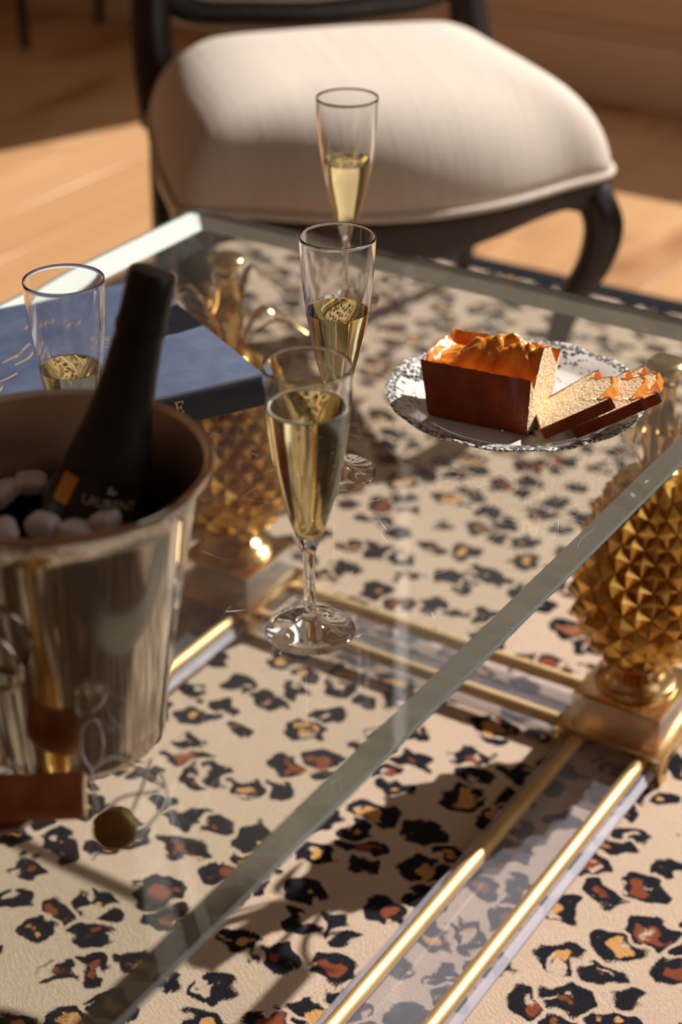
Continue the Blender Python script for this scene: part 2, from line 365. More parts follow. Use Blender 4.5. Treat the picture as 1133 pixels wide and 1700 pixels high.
# glass with a ground reverse bevel
gt, bw, ar = .0125, .030, .0034
def loop(ins, z, r=.012):
    a, b, c_, d_ = ins, TW-ins, -TLn+ins, -ins; out = []
    rr = max(r-ins*.4, .002)
    for cx, cy_, s0 in ((b-rr, d_-rr, 0), (a+rr, d_-rr, 90), (a+rr, c_+rr, 180), (b-rr, c_+rr, 270)):
        for q in range(6):
            t = math.radians(s0+q*18); out.append(Vector((cx+rr*math.cos(t), cy_+rr*math.sin(t), z)))
    return out
Ls = [loop(.0008, GZ), loop(0, GZ-.0008), loop(0, GZ-ar), loop(bw, GZ-gt)]
vv_ = [p for l in Ls for p in l]; nn = 24; fs = [tuple(range(nn))]; ix = [0]
for k in range(3):
    for i in range(nn):
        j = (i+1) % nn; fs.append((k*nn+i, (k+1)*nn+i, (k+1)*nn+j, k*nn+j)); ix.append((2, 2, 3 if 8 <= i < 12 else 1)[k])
fs.append(tuple(range(4*nn-1, 3*nn-1, -1))); ix.append(0)
mesh('glass_top', vv_, fs, None, table, idx=ix, mats=[M['top_glass'], M['ground'], M['arris'], M['glow_edge']])

PX, PYL, PNEAR = (.090, .640), -.064, -TLn+.064
# pineapple leg
Z0 = .080
def prof_r(z):
    """body radius at height z"""
    t = (z-.108)/(.345-.108)
    ks = ((0, .026), (.08, .047), (.18, .063), (.32, .0735), (.45, .0755), (.6, .070), (.75, .060), (.88, .047), (1., .030))
    for (a, ra), (b, rb) in zip(ks, ks[1:]):
        if t <= b: s = (t-a)/(b-a); s = s*s*(3-2*s)*.35+s*.65; return ra+(rb-ra)*s
    return .03
NR, NA = 15, 16
zs = [.106+(.345-.106)*i/(NR+1) for i in range(NR+2)]
def sp(i, th, k=0.):
    r = prof_r(zs[i])+k+.002; return Vector((r*math.cos(th), r*math.sin(th), zs[i]))
def scale_mesh(i):
    """faceted pyramid between four lattice points, at angle 0"""
    hw = math.pi/NA
    L_, R_, T_, B_ = sp(i, -hw), sp(i, hw), sp(i+1, 0), sp(i-1, 0)
    ctr = (L_+R_+T_+B_)/4; nrm = (R_-L_).cross(T_-B_).normalized()
    wd = (R_-L_).length
    apx = ctr+nrm*wd*.33+Vector((0, 0, .15*wd))
    g = .965
    q = [ctr+(p-ctr)*g for p in (L_, B_, R_, T_)]
    deep = [p-nrm*.006 for p in q]
    vs_ = q+[apx]+deep
    f = [(0, 1, 4), (1, 2, 4), (2, 3, 4), (3, 0, 4)]+[(5+k_, 5+(k_+1) % 4, (k_+1) % 4, k_) for k_ in range(4)]
    return vs_, f
def make_pineapple(separate=True):
    core = lathe('pineapple_leg', [(0, .09)]+[(max(prof_r(z)-.0035, .01), z) for z in zs]+[(.02, .352), (0, .354)], M['gilt'], table, 32)
    lathe('collar', [(0, .0801), (.046, .0801), (.046, .083), (.0435, .085), (.0435, .088), (.039, .0905), (.036, .094), (.030, .0985), (.022, .103), (.0205, .107), (.024, .111), (0, .111)], M['brass'], core, 48)
    lathe('finial', [(0, .34), (.022, .345), (.016, .36), (.0135, .375), (.0155, .385), (.0215, .398), (.0185, .406), (.014, .416), (.0125, .43), (.0125, .446), (.0145, .449), (.0145, .453), (.0118, .4555), (.0135, .458), (.0135, .462), (.0205, .466), (.0225, .470), (.020, .4735), (.009, .4752), (0, .4752)], M['brass'], core, 32)
    lm = None
    for i, (th, ln, up_) in enumerate([(a*2*math.pi/10+.25*(a % 3), .056+.030*((a*7) % 4)/3, .060+.035*((a*5) % 3)/2) for a in range(10)]):
        bm = bmesh.new(); A = []
        for q in range(9):
            t = q/8; rr = .012+ln*(t**1.25); zz = .342+up_*math.sin(t*2.25)
            wd = .0052*(1-t)**.6*(.7+1.1*t)+.0010
            A.append([bm.verts.new((rr+dx, s*wd, zz+dz)) for s, dx, dz in ((-1, 0, 0), (0, .0, -.0028), (1, 0, 0), (0, .0, .0008))])
        for a, b in zip(A, A[1:]):
            for k_ in range(4): bm.faces.new((a[k_], a[(k_+1) % 4], b[(k_+1) % 4], b[k_]))
        bm.faces.new(A[0]); bm.faces.new(A[-1][::-1])
        o = add_mesh_obj('leaf', bm, M['brass'], core, True, 50); o.rotation_euler = (0, 0, th)
    if separate:
        for i in range(1, NR+1):
            vs_, f = scale_mesh(i); first = None
            for j in range(NA):
                th = 2*math.pi*(j+.5*(i % 2))/NA
                if first is None: o = mesh('scale', vs_, f, M['gilt'], core); first = o.data
                else: o = bpy.data.objects.new('scale', first); COL.objects.link(o); o.parent = core
                o.rotation_euler = (0, 0, th)
    else:
        V_, F_ = [], []
        for i in range(1, NR+1):
            vs_, f = scale_mesh(i)
            for j in range(NA):
                mt = Matrix.Rotation(2*math.pi*(j+.5*(i % 2))/NA, 3, 'Z'); b0 = len(V_)
                V_ += [mt @ v for v in vs_]; F_ += [tuple(b0+k_ for k_ in q) for q in f]
        o = mesh('scale_shell', V_, F_, M['gilt'], core); o['kind'] = 'stuff'
    return core
pa = make_pineapple(); pa.location = (PX[1], PYL, 0); pa.rotation_euler = (0, 0, .1)
pb = copy_tree(pa, table); pb.location = (PX[0], PYL, 0); pb.rotation_euler = (0, 0, .9)
pc = make_pineapple(False); pc.location = (PX[1], PNEAR, 0)
pd = copy_tree(pc, table); pd.location = (PX[0], PNEAR, 0)
# stepped blocks under the pineapples
for px in PX:
    for py in (PYL, PNEAR):
        def bx(nm, h_, za, zb, mt, bev=.0012, par=table):
            return box(nm, (px-h_, py-h_, za), (px+h_, py+h_, zb), mt, par, bev)
        bx('top_plate', .0525, .0742, .0800, M['brass'])
        bx('acrylic_block', .0535, .0362, .0742, M['acrylic_block'], .0015)
        bx('base_plate', .0655, .0245, .0362, M['brass'], .002)
        for sx_ in (-1, 1):
            for sy_ in (-1, 1):
                cx, cy_ = px+sx_*.0565, py+sy_*.0565
                box('foot', (cx-.0085, cy_-.0085, .0005), (cx+.0085, cy_+.0085, .0245), M['brass'], table, .001)
# acrylic bars with brass rods
BH, RW = .0575, .0385
zb0, zb1 = .006, .0215
def bar(axis, c_, a, b):
    lo = (c_-BH, a, zb0) if axis == 'y' else (a, c_-BH, zb0); hi = (c_+BH, b, zb1) if axis == 'y' else (b, c_+BH, zb1)
    o = box('acrylic_bar', lo, hi, M['acrylic'], table, .0065, 1)
    o.data.materials.append(M['acrylic_side'])
    for pg in o.data.polygons:
        if abs(pg.normal.z) < .95: pg.material_index = 1
    for s in (-1, 1):
        p = [Vector((c_+s*RW, q, zb1+.0005)) if axis == 'y' else Vector((q, c_+s*RW, zb1+.0005)) for q in (a+.002, b-.002)]
        tube('brass_rod', p, .0082, M['rod'], o, 14)
for px in PX: bar('y', px, PNEAR+.0475, PYL-.0475)
for py in (PYL, PNEAR): bar('x', py, PX[0]+.0475, PX[1]-.0475)

# ------------------------------------------------------------------ flutes
def flute(loc, level, label, foam=False, seed=0):
    t = tag(empty('champagne_flute', loc), label, 'glass', 'champagne flutes on the glass table')
    outer = [(.0, .0002), (.0338, .0002), (.0345, .0012), (.0338, .0022), (.026, .0032), (.016, .0050), (.0085, .0085), (.0056, .013), (.0046, .020), (.0042, .035), (.0042, .055), (.0046, .066), (.0060, .073), (.0085, .080), (.0115, .088), (.0150, .099), (.0190, .1145), (.0230, .132), (.0262, .150), (.0287, .170), (.0303, .188), (.0313, .205), (.0317, .2165), (.03178, .2190), (.0316, .2197), (.0312, .22), (.0308, .2197), (.03063, .2190), (.03055, .2165)]
    def rin(z):
        pr_ = [(r, z_) for r, z_ in outer[:-5] if z_ >= .073]
        for (a, za), (b, zb) in zip(pr_, pr_[1:]):
            if za <= z <= zb: return a+(b-a)*(z-za)/(zb-za)-.00115
        return .03
    inner = [(rin(z), z) for z in (.205, .188, .170, .150, .132, .1145, .099, .090)]+[(.0070, .0855), (.0035, .0835), (0, .083)]
    lathe('glass_bowl', outer+inner, M['crystal'], t, 72, sharp=80)
    e = .00025
    lv = [(0, level), (rin(level)-.0008, level), (rin(level)-.0002, level+.0002), (rin(level)+e, level+.0008)]
    dn = [(rin(z)+e, z) for z in (.188, .170, .150, .132, .1145, .099, .090) if z < level-.003]+[(.0070+e, .0855-e), (.0035, .0835-e), (0, .083-e)]
    lathe('wine', lv+dn, M['wine'], t, 72, sharp=80)
    if foam:
        r = rin(level)-.0012
        tube('foam_ring', [Vector((r*math.cos(a*math.pi/32), r*math.sin(a*math.pi/32), level+.0003)) for a in range(64)], .0010, M['foam'], t, 8, True)
        rnd = random.Random(seed); bm = bmesh.new()
        for _ in range(46):
            z = rnd.uniform(.10, level-.004); a = rnd.uniform(0, 6.28); rr = rin(z)-.0012
            bmesh.ops.create_icosphere(bm, subdivisions=1, radius=rnd.uniform(.0003, .0006), matrix=Matrix.Translation((rr*math.cos(a), rr*math.sin(a), z)))
        o = add_mesh_obj('bubbles', bm, M['foam'], t, True); o['kind'] = 'stuff'
    return t
flute((-.0234, 1.1439, GZ), .1875, 'champagne flute nearest the camera, filled almost to the brim with foam ring', True, 1)
flute((-.0029, 1.3966, GZ), .154, 'half full champagne flute between the loaf cake plate and the navy book')
flute((.0064, 1.7880, GZ), .153, 'farthest champagne flute, standing in front of the pale chair seat')
flute((-.2142, 1.3026, GZ), .145, 'champagne flute behind the silver bucket, in front of the navy book')

# ------------------------------------------------------------------ ice bucket
BC = Vector((-.1858, 1.0195, GZ))
bk = tag(empty('ice_bucket', BC), 'silver plated champagne bucket holding a black bottle and ice', 'bucket')
lathe('bucket_wall', [(0, .0005), (.058, .0005), (.0625, .0015), (.0645, .005), (.0645, .009), (.0660, .020), (.0765, .090), (.0870, .150), (.0930, .185), (.0965, .197), (.1010, .2030), (.1045, .2055), (.1055, .2082), (.1045, .2108), (.1015, .2112), (.0985, .2085)], M['silver'], bk, 96)
lathe('bucket_inside', [(.0985, .2085), (.0945, .199), (.0905, .185), (.0845, .150), (.0740, .090), (.064, .020), (.058, .010), (0, .010)], M['silver_in'], bk, 96)
lathe('water', [(0, .152), (.0838, .152), (.0735, .09), (.0635, .022), (.0, .012)], M['water'], bk, 64)
for s in (-1, 1):           # lug and ring handles left and right
    th = math.radians(-114) if s > 0 else math.radians(66)
    ro_ = Vector((math.cos(th), math.sin(th), 0)); tn = Vector((-ro_.y, ro_.x, 0))
    base = ro_*.0845+Vector((0, 0, .140))
    bm = bmesh.new(); bmesh.ops.create_uvsphere(bm, u_segments=16, v_segments=10, radius=.011, matrix=Matrix.Translation(base+ro_*.003))
    lug = add_mesh_obj('handle_lug', bm, M['silver'], bk, True)
    c_ = base+ro_*.012-Vector((0, 0, .026))
    tube('ring_handle', [c_+tn*.026*math.cos(a*math.pi/20)+Vector((0, 0, 1))*.026*math.sin(a*math.pi/20)-ro_*(.006*(1-math.sin(a*math.pi/20))) for a in range(40)], .0028, M['silver'], bk, 10, True)
# bottle
head = Vector((-.119, 1.077, .812)); foot = Vector((-.197, 1.031, .520))
ax = (head-foot).normalized(); BL = .312
bt = tag(empty('champagne_bottle', head-ax*BL), 'black foil topped champagne bottle leaning in the silver bucket', 'bottle')
bt.rotation_euler = ax.to_track_quat('Z', 'Y').to_euler()
zz = BL
lathe('bottle_body', [(0, .004), (.02, .002), (.038, .0), (.042, .004), (.0425, .02), (.0425, .105), (.0415, .125), (.038, .145), (.0325, .165), (.0275, .183), (.0240, .198)], M['bottle'], bt, 48, cap=True)
lathe('foil_capsule', [(.0300, .176), (.0272, .187), (.0247, .198), (.0218, .212), (.0194, .228), (.0177, .245), (.0165, .262), (.0160, .268), (.0168, .271), (.0172, .275), (.0163, .279), (.0160, .284), (.0161, .300), (.0158, .308), (.0145, .3112), (.010, .312), (0, .3122)], M['foil'], bt, 48, cap=True)
tube('foil_band', [Vector((.0296*math.cos(a*math.pi/24), .0296*math.sin(a*math.pi/24), .1775)) for a in range(48)], .0007, M['foil'], bt, 6, True)
def text_mesh(txt, size):
    cu = bpy.data.curves.new('lettering', 'FONT'); cu.body = txt; cu.size = size; cu.align_x = 'CENTER'; cu.extrude = 0; cu.resolution_u = 3
    o = bpy.data.objects.new('tmp', cu); COL.objects.link(o)
    bpy.context.view_layer.update(); dg = bpy.context.evaluated_depsgraph_get()
    me = bpy.data.meshes.new_from_object(o.evaluated_get(dg)); bpy.data.objects.remove(o); bpy.data.curves.remove(cu); return me
def body_r(z):
    pr_ = [(.0425, .105), (.0415, .125), (.038, .145), (.0325, .165), (.0275, .183)]
    for (a, za), (b, zb) in zip(pr_, pr_[1:]):
        if za <= z <= zb: return a+(b-a)*(z-za)/(zb-za)
    return pr_[0][0]
bq = bt.rotation_euler.to_quaternion().inverted()
vd = bq @ (Vector((0, 0, CZ))-(foot+ax*.16)); phi0 = math.atan2(vd.y, vd.x)+.18
def wrap(me, zc, name, mat):
    bm = bmesh.new(); bm.from_mesh(me)
    bmesh.ops.subdivide_edges(bm, edges=[e for e in bm.edges if e.calc_length() > .003], cuts=2)
    for v in bm.verts:
        z = zc+v.co.y; r = body_r(z)+.0007; a = phi0+v.co.x/r
        v.co = Vector((r*math.cos(a), r*math.sin(a), z))
    return add_mesh_obj(name, bm, mat, bt)
wrap(text_mesh('LAURENT', .0085), .1595, 'lettering', M['print_white'])
wrap(text_mesh('. .-. .-', .0085), .1525, 'gold_lettering', M['print_gold'])
bm = bmesh.new()
for dx, dy, sx_, sy_ in ((0, .0015, .0030, .0010), (-.001, .0035, .0010, .0016), (.0022, .002, .0008, .0008)):
    bmesh.ops.create_circle(bm, cap_ends=True, segments=12, radius=1, matrix=Matrix.Translation((dx, dy, 0)) @ Matrix.Diagonal((sx_, sy_, 1, 1)))
me = bpy.data.meshes.new('crest'); bm.to_mesh(me); bm.free(); wrap(me, .1680, 'crest', M['print_white'])
# gold seal on the left shoulder
bm = bmesh.new(); bmesh.ops.create_grid(bm, x_segments=6, y_segments=6, size=.0085)
for v in bm.verts:
    a0 = phi0-.98; z = .163+v.co.y*1.1; r = body_r(z)+.0005; a = a0+v.co.x/r*.8; v.co = Vector((r*math.cos(a), r*math.sin(a), z))
add_mesh_obj('gold_seal', bm, M['print_gold'], bt, True)

# ice
ICE = [(-.231, 1.129, 'flat ice cube at the back left inside the bucket'), (-.240, 1.098, 'ice cube at the left edge of the picture inside the bucket'), (-.232, 1.064, 'dim ice cube left inside the bucket below the bottle'), (-.224, 1.028, 'ice cube at the front left corner of the bucket'),
       (-.195, 1.034, 'large pale ice cube at the bucket front below the bottle'), (-.170, 1.032, 'thin pale ice cube right of the large one at the bucket front'), (-.150, 1.053, 'ice cube at the bucket front right under the rim'),
       (-.128, 1.100, 'upper of two dim ice cubes right of the bottle'), (-.127, 1.079, 'lower of two dim ice cubes right of the bottle')]
rnd = random.Random(3)
for i, (x, y, lab) in enumerate(ICE):
    bm = bmesh.new(); bmesh.ops.create_cube(bm, size=1)
    bmesh.ops.bevel(bm, geom=bm.edges[:], offset=.32, segments=4, affect='EDGES', profile=.5)
    sx_, sy_, sz_ = rnd.uniform(.021, .026), rnd.uniform(.017, .022), rnd.uniform(.012, .016)
    if i >= 7: sx_, sy_, sz_ = .018, .012, .009
    for v in bm.verts:
        v.co = Vector((v.co.x*sx_, v.co.y*sy_, v.co.z*sz_)); v.co += noise.noise_vector(v.co*90+Vector((i, 0, 0)))*.0012
    o = add_mesh_obj('ice_cube', bm, M['ice'], None, True)
    z = .656 if i not in (3, 4, 5, 6) else .668
    d_ = Vector((x, y, 0))-Vector((BC.x, BC.y, 0)); d_ = d_*min(1, .066/max(d_.length, 1e-6))
    px_ = {3: (-.217, 1.001, .664), 4: (-.191, 1.005, .666), 5: (-.169, 1.000, .664), 6: (-.151, 1.005, .669)}.get(i, (BC.x+d_.x, BC.y+d_.y, z))
    o.location = px_; o.rotation_euler = (rnd.uniform(-.3, .3), rnd.uniform(-.3, .3), rnd.uniform(0, 3))
    tag(o, lab, 'ice', 'ice cubes in the bucket')

# ------------------------------------------------------------------ book
bkc = Vector((-.0726, 1.5311, GZ)); ba = math.atan2(-.488, -.873)   # spine runs along +x of the book frame
bo = tag(empty('book', bkc, ba), 'thick navy blue hardback book with gold lettering on the glass table', 'book')
BLn, BWd, BT = .34, .268, .0335
# frame: x along spine away from the near corner, y towards ... (rotated +90): choose sign so the book lies behind the spine
sg = -1
def bb_(nm, x0_, x1_, y0_, y1_, z0_, z1_, mt, bev=.0, par=bo): return box(nm, (x0_, min(sg*y0_, sg*y1_), z0_), (x1_, max(sg*y0_, sg*y1_), z1_), mt, par, bev)
bb_('back_cover', 0, BLn, 0, BWd, .0004, .0034, M['navy'], .0012)
cov = bb_('front_cover', 0, BLn, 0, BWd, BT-.003, BT, M['navy'], .0012)
bb_('page_block', .004, BLn-.004, .003, BWd-.005, .0034, BT-.003, M['paper'])
bm = bmesh.new(); P_ = []
for q in range(13):
    t = -math.pi/2+math.pi*q/12; P_.append((-.0035*math.cos(t)-.0005, BT/2+(BT/2-.0006)*math.sin(t)))
A = [[bm.verts.new((xx_, sg*(yy_), zz_)) for yy_, zz_ in P_+[(.004, BT-.0006), (.004, .0006)]] for xx_ in (0, BLn)]
kk = len(A[0])
for i in range(kk): bm.faces.new((A[0][i], A[0][(i+1) % kk], A[1][(i+1) % kk], A[1][i]))
bm.faces.new(A[0]); bm.faces.new(A[1][::-1])
spn = add_mesh_obj('spine', bm, M['spine'], bo, True, 50)
# serif E on the spine (letter height along z, reading towards the near corner)
def spine_letter(xc, zc, hgt):
    s = hgt; w_ = .72*hgt; parts = []
    R_ = lambda a, b, c_, d_: parts.append((a, b, c_, d_))
    R_(-w_*.32, -w_*.12, -s/2, s/2)
    R_(-w_*.5, w_*.5, s/2-s*.09, s/2); R_(-w_*.5, w_*.5, -s/2, -s/2+s*.09); R_(-w_*.2, w_*.25, -s*.04, s*.05)
    R_(w_*.38, w_*.5, s*.26, s/2); R_(w_*.38, w_*.5, -s/2, -s*.24); R_(w_*.18, w_*.28, -s*.16, s*.17)
    bm = bmesh.new()
    for a, b, c_, d_ in parts:
        f_ = []
        for u_, z_ in ((a, c_), (b, c_), (b, d_), (a, d_)):
            zz_ = zc+z_; t = math.asin(max(-1, min(1, (zz_-BT/2)/(BT/2-.0006)))); yo = -.0035*math.cos(t)-.0011
            f_.append(bm.verts.new((xc-u_, sg*yo, zz_)))
        bm.faces.new(f_)
    return add_mesh_obj('gold_letter', bm, M['gold_ink'], spn)
spine_letter(.0885, .0205, .0125)
# gold script drawing on the cover: (along spine, back from spine)
for line in ([(.262, .085), (.235, .099), (.215, .104), (.20, .112)], [(.285, .06), (.262, .064), (.24, .072)], [(.255, .130), (.24, .134), (.225, .150), (.212, .158), (.20, .170)],
             [(.246, .094), (.236, .103), (.233, .115)], [(.228, .082), (.223, .090)], [(.236, .084), (.226, .092)], [(.196, .13), (.18, .138), (.17, .15)], [(.205, .14), (.186, .15), (.178, .158)], [(.19, .145), (.176, .16), (.166, .17)],
             [(.158, .205), (.150, .212), (.146, .206), (.140, .214), (.134, .208), (.128, .216)], [(.104, .148), (.0955, .139), (.1005, .150), (.092, .146)], [(.1035, .136), (.0955, .131), (.0885, .134)], [(.112, .128), (.099, .123)],
             [(.12, .19), (.112, .196), (.106, .190), (.098, .197)], [(.31, .15), (.29, .156), (.27, .165)]):
    pt = smooth_path([(a, sg*b, BT+.0002) for a, b in line], 6)
    tube('gold_script', pt, .0009, M['gold_ink'], cov, 6, flat=.25)

# ------------------------------------------------------------------ plate and cake
PC = Vector((.1625, 1.520, GZ))
pl = tag(empty('plate', PC), 'white china plate with dark floral transfer print carrying loaf cake', 'plate')
def scal(p, t, i):
    r = math.hypot(p.x, p.y); k_ = max(0, (r-.095)/.026)
    f = 1+.014*k_*(abs(math.cos(6*t))-.5); return Vector((p.x*f, p.y*f, p.z+.0012*k_*math.cos(12*t)))
lathe('plate_dish', [(0, .0075), (.060, .0075), (.084, .0076), (.090, .0095), (.096, .0130), (.104, .0165), (.112, .0192), (.1165, .0206), (.1195, .0215), (.1210, .0205), (.1205, .0190), (.112, .0165), (.098, .0105), (.088, .0055), (.070, .0045), (.066, .0042), (.064, .0005), (.060, .0005), (.058, .0045), (0, .0045)], M['china'], pl, 144, fn=scal, sharp=60)

def fbm(p, o=4): return noise.fractal(p, 1.0, 2.0, o)
CKZ = GZ+.0085
ck = tag(empty('loaf_cake', (.136, 1.499, CKZ), math.radians(-26)), 'golden brown loaf cake with cut end on the floral plate', 'cake')
CLb, CLt, CWb, CWt, CH = .0475, .053, .0300, .0385, .0600
NU, NV = 72, 44
def topz(u, v):
    """u -1..1 along (cut end at +1), v -1..1 across"""
    lip = .0068*max(math.exp(-((1-abs(v))/.10)**2), math.exp(-((u+1)/.10)**2))
    on = 1/(1+math.exp(-(u+.40)*8))
    dome = .0185*math.exp(-(abs(v)/.50)**2.6)*on
    lump = abs(noise.noise(Vector((u*2.6+5, v*1.9+.3, .4))))+.5*abs(noise.noise(Vector((u*5.7, v*4.1, 2.4))))
    ridge = .0125*lump*math.exp(-(v/.66)**4)*on
    bmp = .0016*fbm(Vector((u*6.2, v*4.4, 1.3)))*(.35+math.exp(-(v/.6)**4))+.0008*fbm(Vector((u*15, v*10, 4.)))
    dome -= .006*math.exp(-((abs(v)-.74)/.12)**2)
    return CH-.0075+lip+dome+ridge+bmp
V_, F_ = [], []
for i in range(NU+1):
    for j in range(NV+1):
        u, v = -1+2*i/NU, -1+2*j/NV
        wob = .0012*fbm(Vector((u*3, v*5, 7)))
        V_.append((u*CLt+wob*(abs(u) > .97)*(u < 0), v*CWt+wob, topz(u, v)))
for i in range(NU):
    for j in range(NV):
        a = i*(NV+1)+j; F_.append((a, a+NV+1, a+NV+2, a+1))
mesh('top_crust', V_, F_, M['crust_top'], ck, True)
# side crust: ring from the top border down to the base
bord = [(i, 0) for i in range(NU+1)]+[(NU, j) for j in range(1, NV+1)]+[(i, NV) for i in range(NU-1, -1, -1)]+[(0, j) for j in range(NV-1, 0, -1)]
V2, F2, I2 = [], [], []; NH = 10
for (i, j) in bord:
    tp = Vector(V_[i*(NV+1)+j]); u, v = -1+2*i/NU, -1+2*j/NV
    bt_ = Vector((max(-1, min(1, u))*CLb if i < NU else CLt-.004, v*CWb, 0))
    for q in range(NH+1):
        s = q/NH; p = tp.lerp(bt_, s)
        if i != NU:
            off = .0010*fbm(Vector((u*4+3*(j == 0), s*3, v*4)))
            p += Vector((off*(i == 0), off*(1 if j == 0 else -1)*(j in (0, NV)), 0))
            if q == NH: p = p+Vector((0, (.002 if j == 0 else -.002 if j == NV else 0), 0))
        V2.append(p)
nb = len(bord)
for k_ in range(nb):
    k2 = (k_+1) % nb; cutf = bord[k_][0] == NU and bord[k2][0] == NU
    for q in range(NH):
        F2.append((k_*(NH+1)+q, k_*(NH+1)+q+1, k2*(NH+1)+q+1, k2*(NH+1)+q)); I2.append(1 if cutf else 0)
# the cut end is its own crumb mesh
mesh('side_crust', V2, [f for f, i in zip(F2, I2) if not i], M['crust'], ck, True, sharp=50)
V3, F3 = [], []
for j in range(NV+1):
    v = -1+2*j/NV; tp = topz(1, v)
    for q in range(13):
        s = q/12; x_ = CLt-.004*s+.0006*fbm(Vector((v*9, s*8, 2)))
        V3.append((x_+.0002, v*(CWt*(1-s)+CWb*s)*.985, (tp-.0008)*(1-s)+.001*s))
for j in range(NV):
    for q in range(12):
        a = j*13+q; F3.append((a, a+1, a+14, a+13))
mesh('crumb', V3, F3, M['crumb'], ck, True)

def slice_(A, U, Wd, label, seed, th=.0135, sc=1.):
    U = Vector(U).normalized(); Wd = Vector(Wd); Wd = (Wd-U*Wd.dot(U)).normalized(); Nn = U.cross(Wd).normalized()
    rnd = random.Random(seed)
    prof = []
    for q in range(7): prof.append((-.0300-.0085*q/6, .062*q/6, 0))
    prof += [(-.0370, .0655, 1), (-.0340, .0650, 1), (-.0312, .0600, 1), (-.0285, .0560, 1)]
    for q in range(15):
        x = -.0255+.051*q/14; prof.append((x, .0585+.0150*math.exp(-(x/.017)**4)+rnd.uniform(-.0016, .0016)*1.2, 1))
    prof += [(.0285, .0560, 1), (.0312, .0600, 1), (.0340, .0650, 1), (.0370, .0655, 1)]
    for q in range(7): prof.append((.0385-.0085*q/6, .062-.062*q/6, 0))
    for q in range(1, 6): prof.append((.030-.06*q/6, 0, 0))
    prof = [(x*sc, z*sc, m_) for x, z, m_ in prof]
    t = tag(empty('cake_slice'), label, 'cake slice', 'cut slices on the plate')
    mt = Matrix((Wd, Nn, U)).transposed().to_4x4(); mt.translation = Vector(A)-mt.to_3x3() @ Vector((-.030*sc, 0, 0))
    t.matrix_world = mt
    L_ = len(prof); c_ = Vector((0, 0, .032*sc))
    V_, F_, I_ = [], [], []
    for y, k_ in ((.0004, 1.), (-th-.0004, 1.), (-th-.0004, .965), (.0004, .965)):
        for x, z, m_ in prof: V_.append(c_+(Vector((x, 0, z))-c_)*k_+Vector((0, y, 0)))
    for a in range(4):
        b = (a+1) % 4
        for i in range(L_):
            j = (i+1) % L_; F_.append((a*L_+i, a*L_+j, b*L_+j, b*L_+i)); I_.append(1 if prof[i][2] and prof[j][2] else 0)
    mesh('crust', V_, F_, None, t, idx=I_, mats=[M['crust'], M['crust_top']])
    # crumb faces as fans of rings with a little unevenness
    V_, F_ = [], []; RG = 7
    for side, y in ((0, .0), (1, -th)):
        b0 = len(V_); V_.append(c_+Vector((0, y, 0)))
        for r in range(1, RG+1):
            for x, z, m_ in prof:
                p = c_+(Vector((x, 0, z))-c_)*(.968*r/RG); V_.append(p+Vector((0, y+.0007*fbm(p*160), 0)))
        for i in range(L_):
            j = (i+1) % L_
            f = (b0, b0+1+i, b0+1+j); F_.append(f if side else f[::-1])
            for r in range(RG-1):
                f = (b0+1+r*L_+i, b0+1+(r+1)*L_+i, b0+1+(r+1)*L_+j, b0+1+r*L_+j); F_.append(f if side else f[::-1])
    mesh('crumb', V_, F_, M['crumb'], t, True)
    return t
SU, SW = (.050, .003, .027), (.020, .073, .003)
slice_((.1765, 1.431, CKZ+.0165), SU, SW, 'front slice of cake leaning nearest the cut loaf', 11, .0100, 1.04)
slice_((.2050, 1.432, CKZ+.0160), SU, SW, 'middle slice of cake with pale crumb face up', 12, .0095, 1.04)
slice_((.2230, 1.450, CKZ+.0140), SU, SW, 'rearmost slice of cake half hidden under the middle slice', 13, .0095, 1.0)

# ------------------------------------------------------------------ cork, wire cage, foil
co = tag(empty('cork', (-.190, .9245, GZ+.0155), math.radians(4)), 'brown champagne cork lying against the bucket at the left edge', 'cork')
o = lathe('cork_body', [(0, -.0235), (.0146, -.0235), (.0152, -.0225), (.0153, -.010), (.0152, .004), (.0150, .012), (.0158, .020), (.0160, .028), (.0150, .032), (0, .033)], M['cork'], co, 40)
o.rotation_euler = (0, math.radians(-90), 0)
o2 = lathe('cork_face', [(0, -.0006), (.0145, -.0006), (.0150, .0004), (.0148, .0016), (0, .0019)], M['cork_end'], co, 40); o2.rotation_euler = (0, math.radians(90), 0); o2.location = (.0236, 0, 0)
mu = tag(empty('wire_cage', (-.1420, .898, GZ)), 'twisted silver wire cage with a gold cap lying by the bucket', 'wire cage')
capm = Matrix.Translation((.0, -.004, .0135)) @ Matrix.Rotation(math.radians(62), 4, 'X') @ Matrix.Rotation(math.radians(12), 4, 'Y')
cp = lathe('cap', [(0, .0012), (.006, .0012), (.0085, .0004), (.0125, .0), (.0140, -.0018), (.0143, -.0035), (.0135, -.003), (.011, -.001), (0, 0)], M['cap_gold'], mu, 40)
cp.matrix_local = capm
def twisted(name, pts, r=.0006, amp=.0010, tw=900):
    sm = smooth_path(pts, 14); bm = bmesh.new(); acc = 0; A, B = [], []
    for i, p in enumerate(sm):
        if i: acc += (sm[i]-sm[i-1]).length
        t = (sm[min(i+1, len(sm)-1)]-sm[max(i-1, 0)]).normalized(); s = t.cross(Vector((.3, .2, 1))).normalized(); q = s.cross(t)
        o_ = (s*math.cos(acc*tw)+q*math.sin(acc*tw))*amp; A.append(p+o_); B.append(p-o_)
    tube(name, A, r, None, None, 6, bm=bm); tube(name, B, r, None, None, 6, bm=bm)
    return add_mesh_obj(name, bm, M['wire'], mu, True)
twisted('twisted_wire', [(-.012, .004, .022), (-.016, .018, .030), (-.018, .030, .034)])
twisted('twisted_wire', [(.010, .004, .022), (.016, .020, .031), (.020, .034, .040)])
twisted('twisted_wire', [(.013, -.004, .006), (.022, .010, .010), (.030, .026, .014), (.026, .034, .030)])
twisted('twisted_wire', [(-.006, .002, .024), (.004, .012, .027), (.026, .024, .022)])
